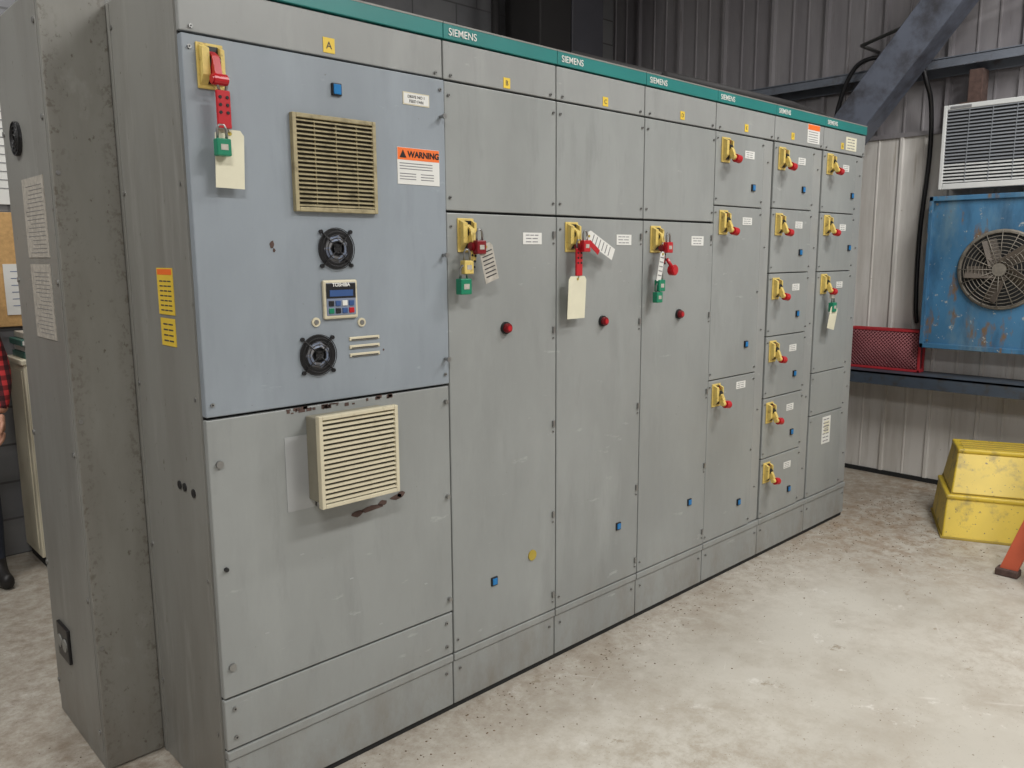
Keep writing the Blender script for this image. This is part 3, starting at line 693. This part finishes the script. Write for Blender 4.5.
bmesh.ops.delete(t,geom=[v for v in t.verts if (v.co.z<.35 and v.co.y<-.15) or v.co.z<-.45],context='VERTS')
for v in t.verts: v.co=Vector((v.co.x*.083,v.co.y*.104,v.co.z*.125))
h.add(t,'hair',Matrix.Translation((0,-.022,1.66)),True)
for ex in (-1,1):
    t=bmesh.new(); bmesh.ops.create_uvsphere(t,u_segments=12,v_segments=8,radius=.011); h.add(t,'white',Matrix.Translation((ex*.030,-.108,1.663)),True)
    t=bmesh.new(); bmesh.ops.create_uvsphere(t,u_segments=10,v_segments=8,radius=.005); h.add(t,'black',Matrix.Translation((ex*.030,-.117,1.663)),True)
    t=bmesh.new(); bmesh.ops.create_uvsphere(t,u_segments=12,v_segments=8,radius=1); bmesh.ops.scale(t,vec=(.010,.018,.030),verts=t.verts); h.add(t,'skin',Matrix.Translation((ex*.080,-.015,1.65)),True)
    h.box(ex*.03-.014,ex*.03+.014,-.122,-.114,1.680,1.685,'hair',.001)
h.box(-.022,.022,-.131,-.122,1.593,1.600,'redd',.002)
h.done('head',per)
per.location=(-1.055,2.42,0)
# ------------------------------------------------------------------ floor debris
M['chip']=mat('debris_brown',rgb(104,86,66),.9,0,.3,20)
q=B()
def chip(x,y,s):
    n=random.randint(4,6); q.hull([(x+s*math.cos(a*6.28/n)*random.uniform(.5,1.2),y+s*math.sin(a*6.28/n)*random.uniform(.5,1.2),0.0005) for a in range(n)]+[(x,y,.0006+s*.5)],'chip')
for k in range(460):
    chip(random.uniform(-.8,4.0),-.02-abs(random.gauss(0,.14)),random.uniform(.002,.005))
for k in range(360):
    chip(random.gauss(3.0,.5),random.gauss(-.35,.35),random.uniform(.002,.006))
for k in range(200): chip(random.uniform(-.5,3.9),random.uniform(-2.2,0),random.uniform(.0015,.004))
for k in range(70): chip(random.gauss(-1.08,.06),random.gauss(.40,.15),random.uniform(.002,.006))
q.done('floor_debris')
# ------------------------------------------------------------------ lights
m=bpy.data.materials.new('tube_glow'); m.use_nodes=True; b=m.node_tree.nodes['Principled BSDF']
b.inputs['Emission Color'].default_value=(1,.98,.94,1); b.inputs['Emission Strength'].default_value=3; M['glow']=m
def lamp(x,y,power,lx=1.25,ly=.35,z=4.15):
    e=empty('ceiling_light_fixture'); q=B(); q.box(x-lx/2,x+lx/2,y-ly/2,y+ly/2,z,z+.07,'acwhite',.005)
    for k in (-1,0,1): q.box(x-lx/2+.03,x+lx/2-.03,y+k*ly*.3-.02,y+k*ly*.3+.02,z-.02,z,'glow',.004)
    for sx in (-1,1): q.tube([(x+sx*lx*.4,y,z+.06),(x+sx*lx*.4,y,ZC)],.004,'steel',6)
    q.done('housing',e)
    l=bpy.data.lights.new('tube_light','AREA'); l.shape='RECTANGLE'; l.size=lx; l.size_y=ly; l.energy=power; l.color=(1,.985,.96)
    o=bpy.data.objects.new('tube_light',l); S.collection.objects.link(o); o.location=(x,y,z-.03); o.parent=e
for x,y,p in ((-2.4,-3.0,110),(1.2,-2.9,96),(2.5,-1.7,72),(-2.8,.6,66),(1.0,-4.6,78),(-.6,1.9,36)): lamp(x,y,p)
w=bpy.data.worlds.new('World'); S.world=w; w.use_nodes=True
w.node_tree.nodes['Background'].inputs[0].default_value=(.75,.8,.85,1); w.node_tree.nodes['Background'].inputs[1].default_value=.15
# ------------------------------------------------------------------ camera
yaw,pitch,roll=0.75983,-0.158045,-0.005843
f=Vector((math.sin(yaw)*math.cos(pitch),math.cos(yaw)*math.cos(pitch),math.sin(pitch)))
r=f.cross(Vector((0,0,1))).normalized(); u=r.cross(f)
r2=r*math.cos(roll)+u*math.sin(roll); u2=-r*math.sin(roll)+u*math.cos(roll)
cam=bpy.data.cameras.new('camera'); cam.lens=804.69/1024*36; cam.sensor_width=36; cam.clip_start=.05
co_=bpy.data.objects.new('camera',cam); S.collection.objects.link(co_)
Mx=Matrix((( r2.x,u2.x,-f.x,-1.6368),(r2.y,u2.y,-f.y,-2.02025),(r2.z,u2.z,-f.z,1.56687),(0,0,0,1)))
co_.matrix_world=Mx; S.camera=co_
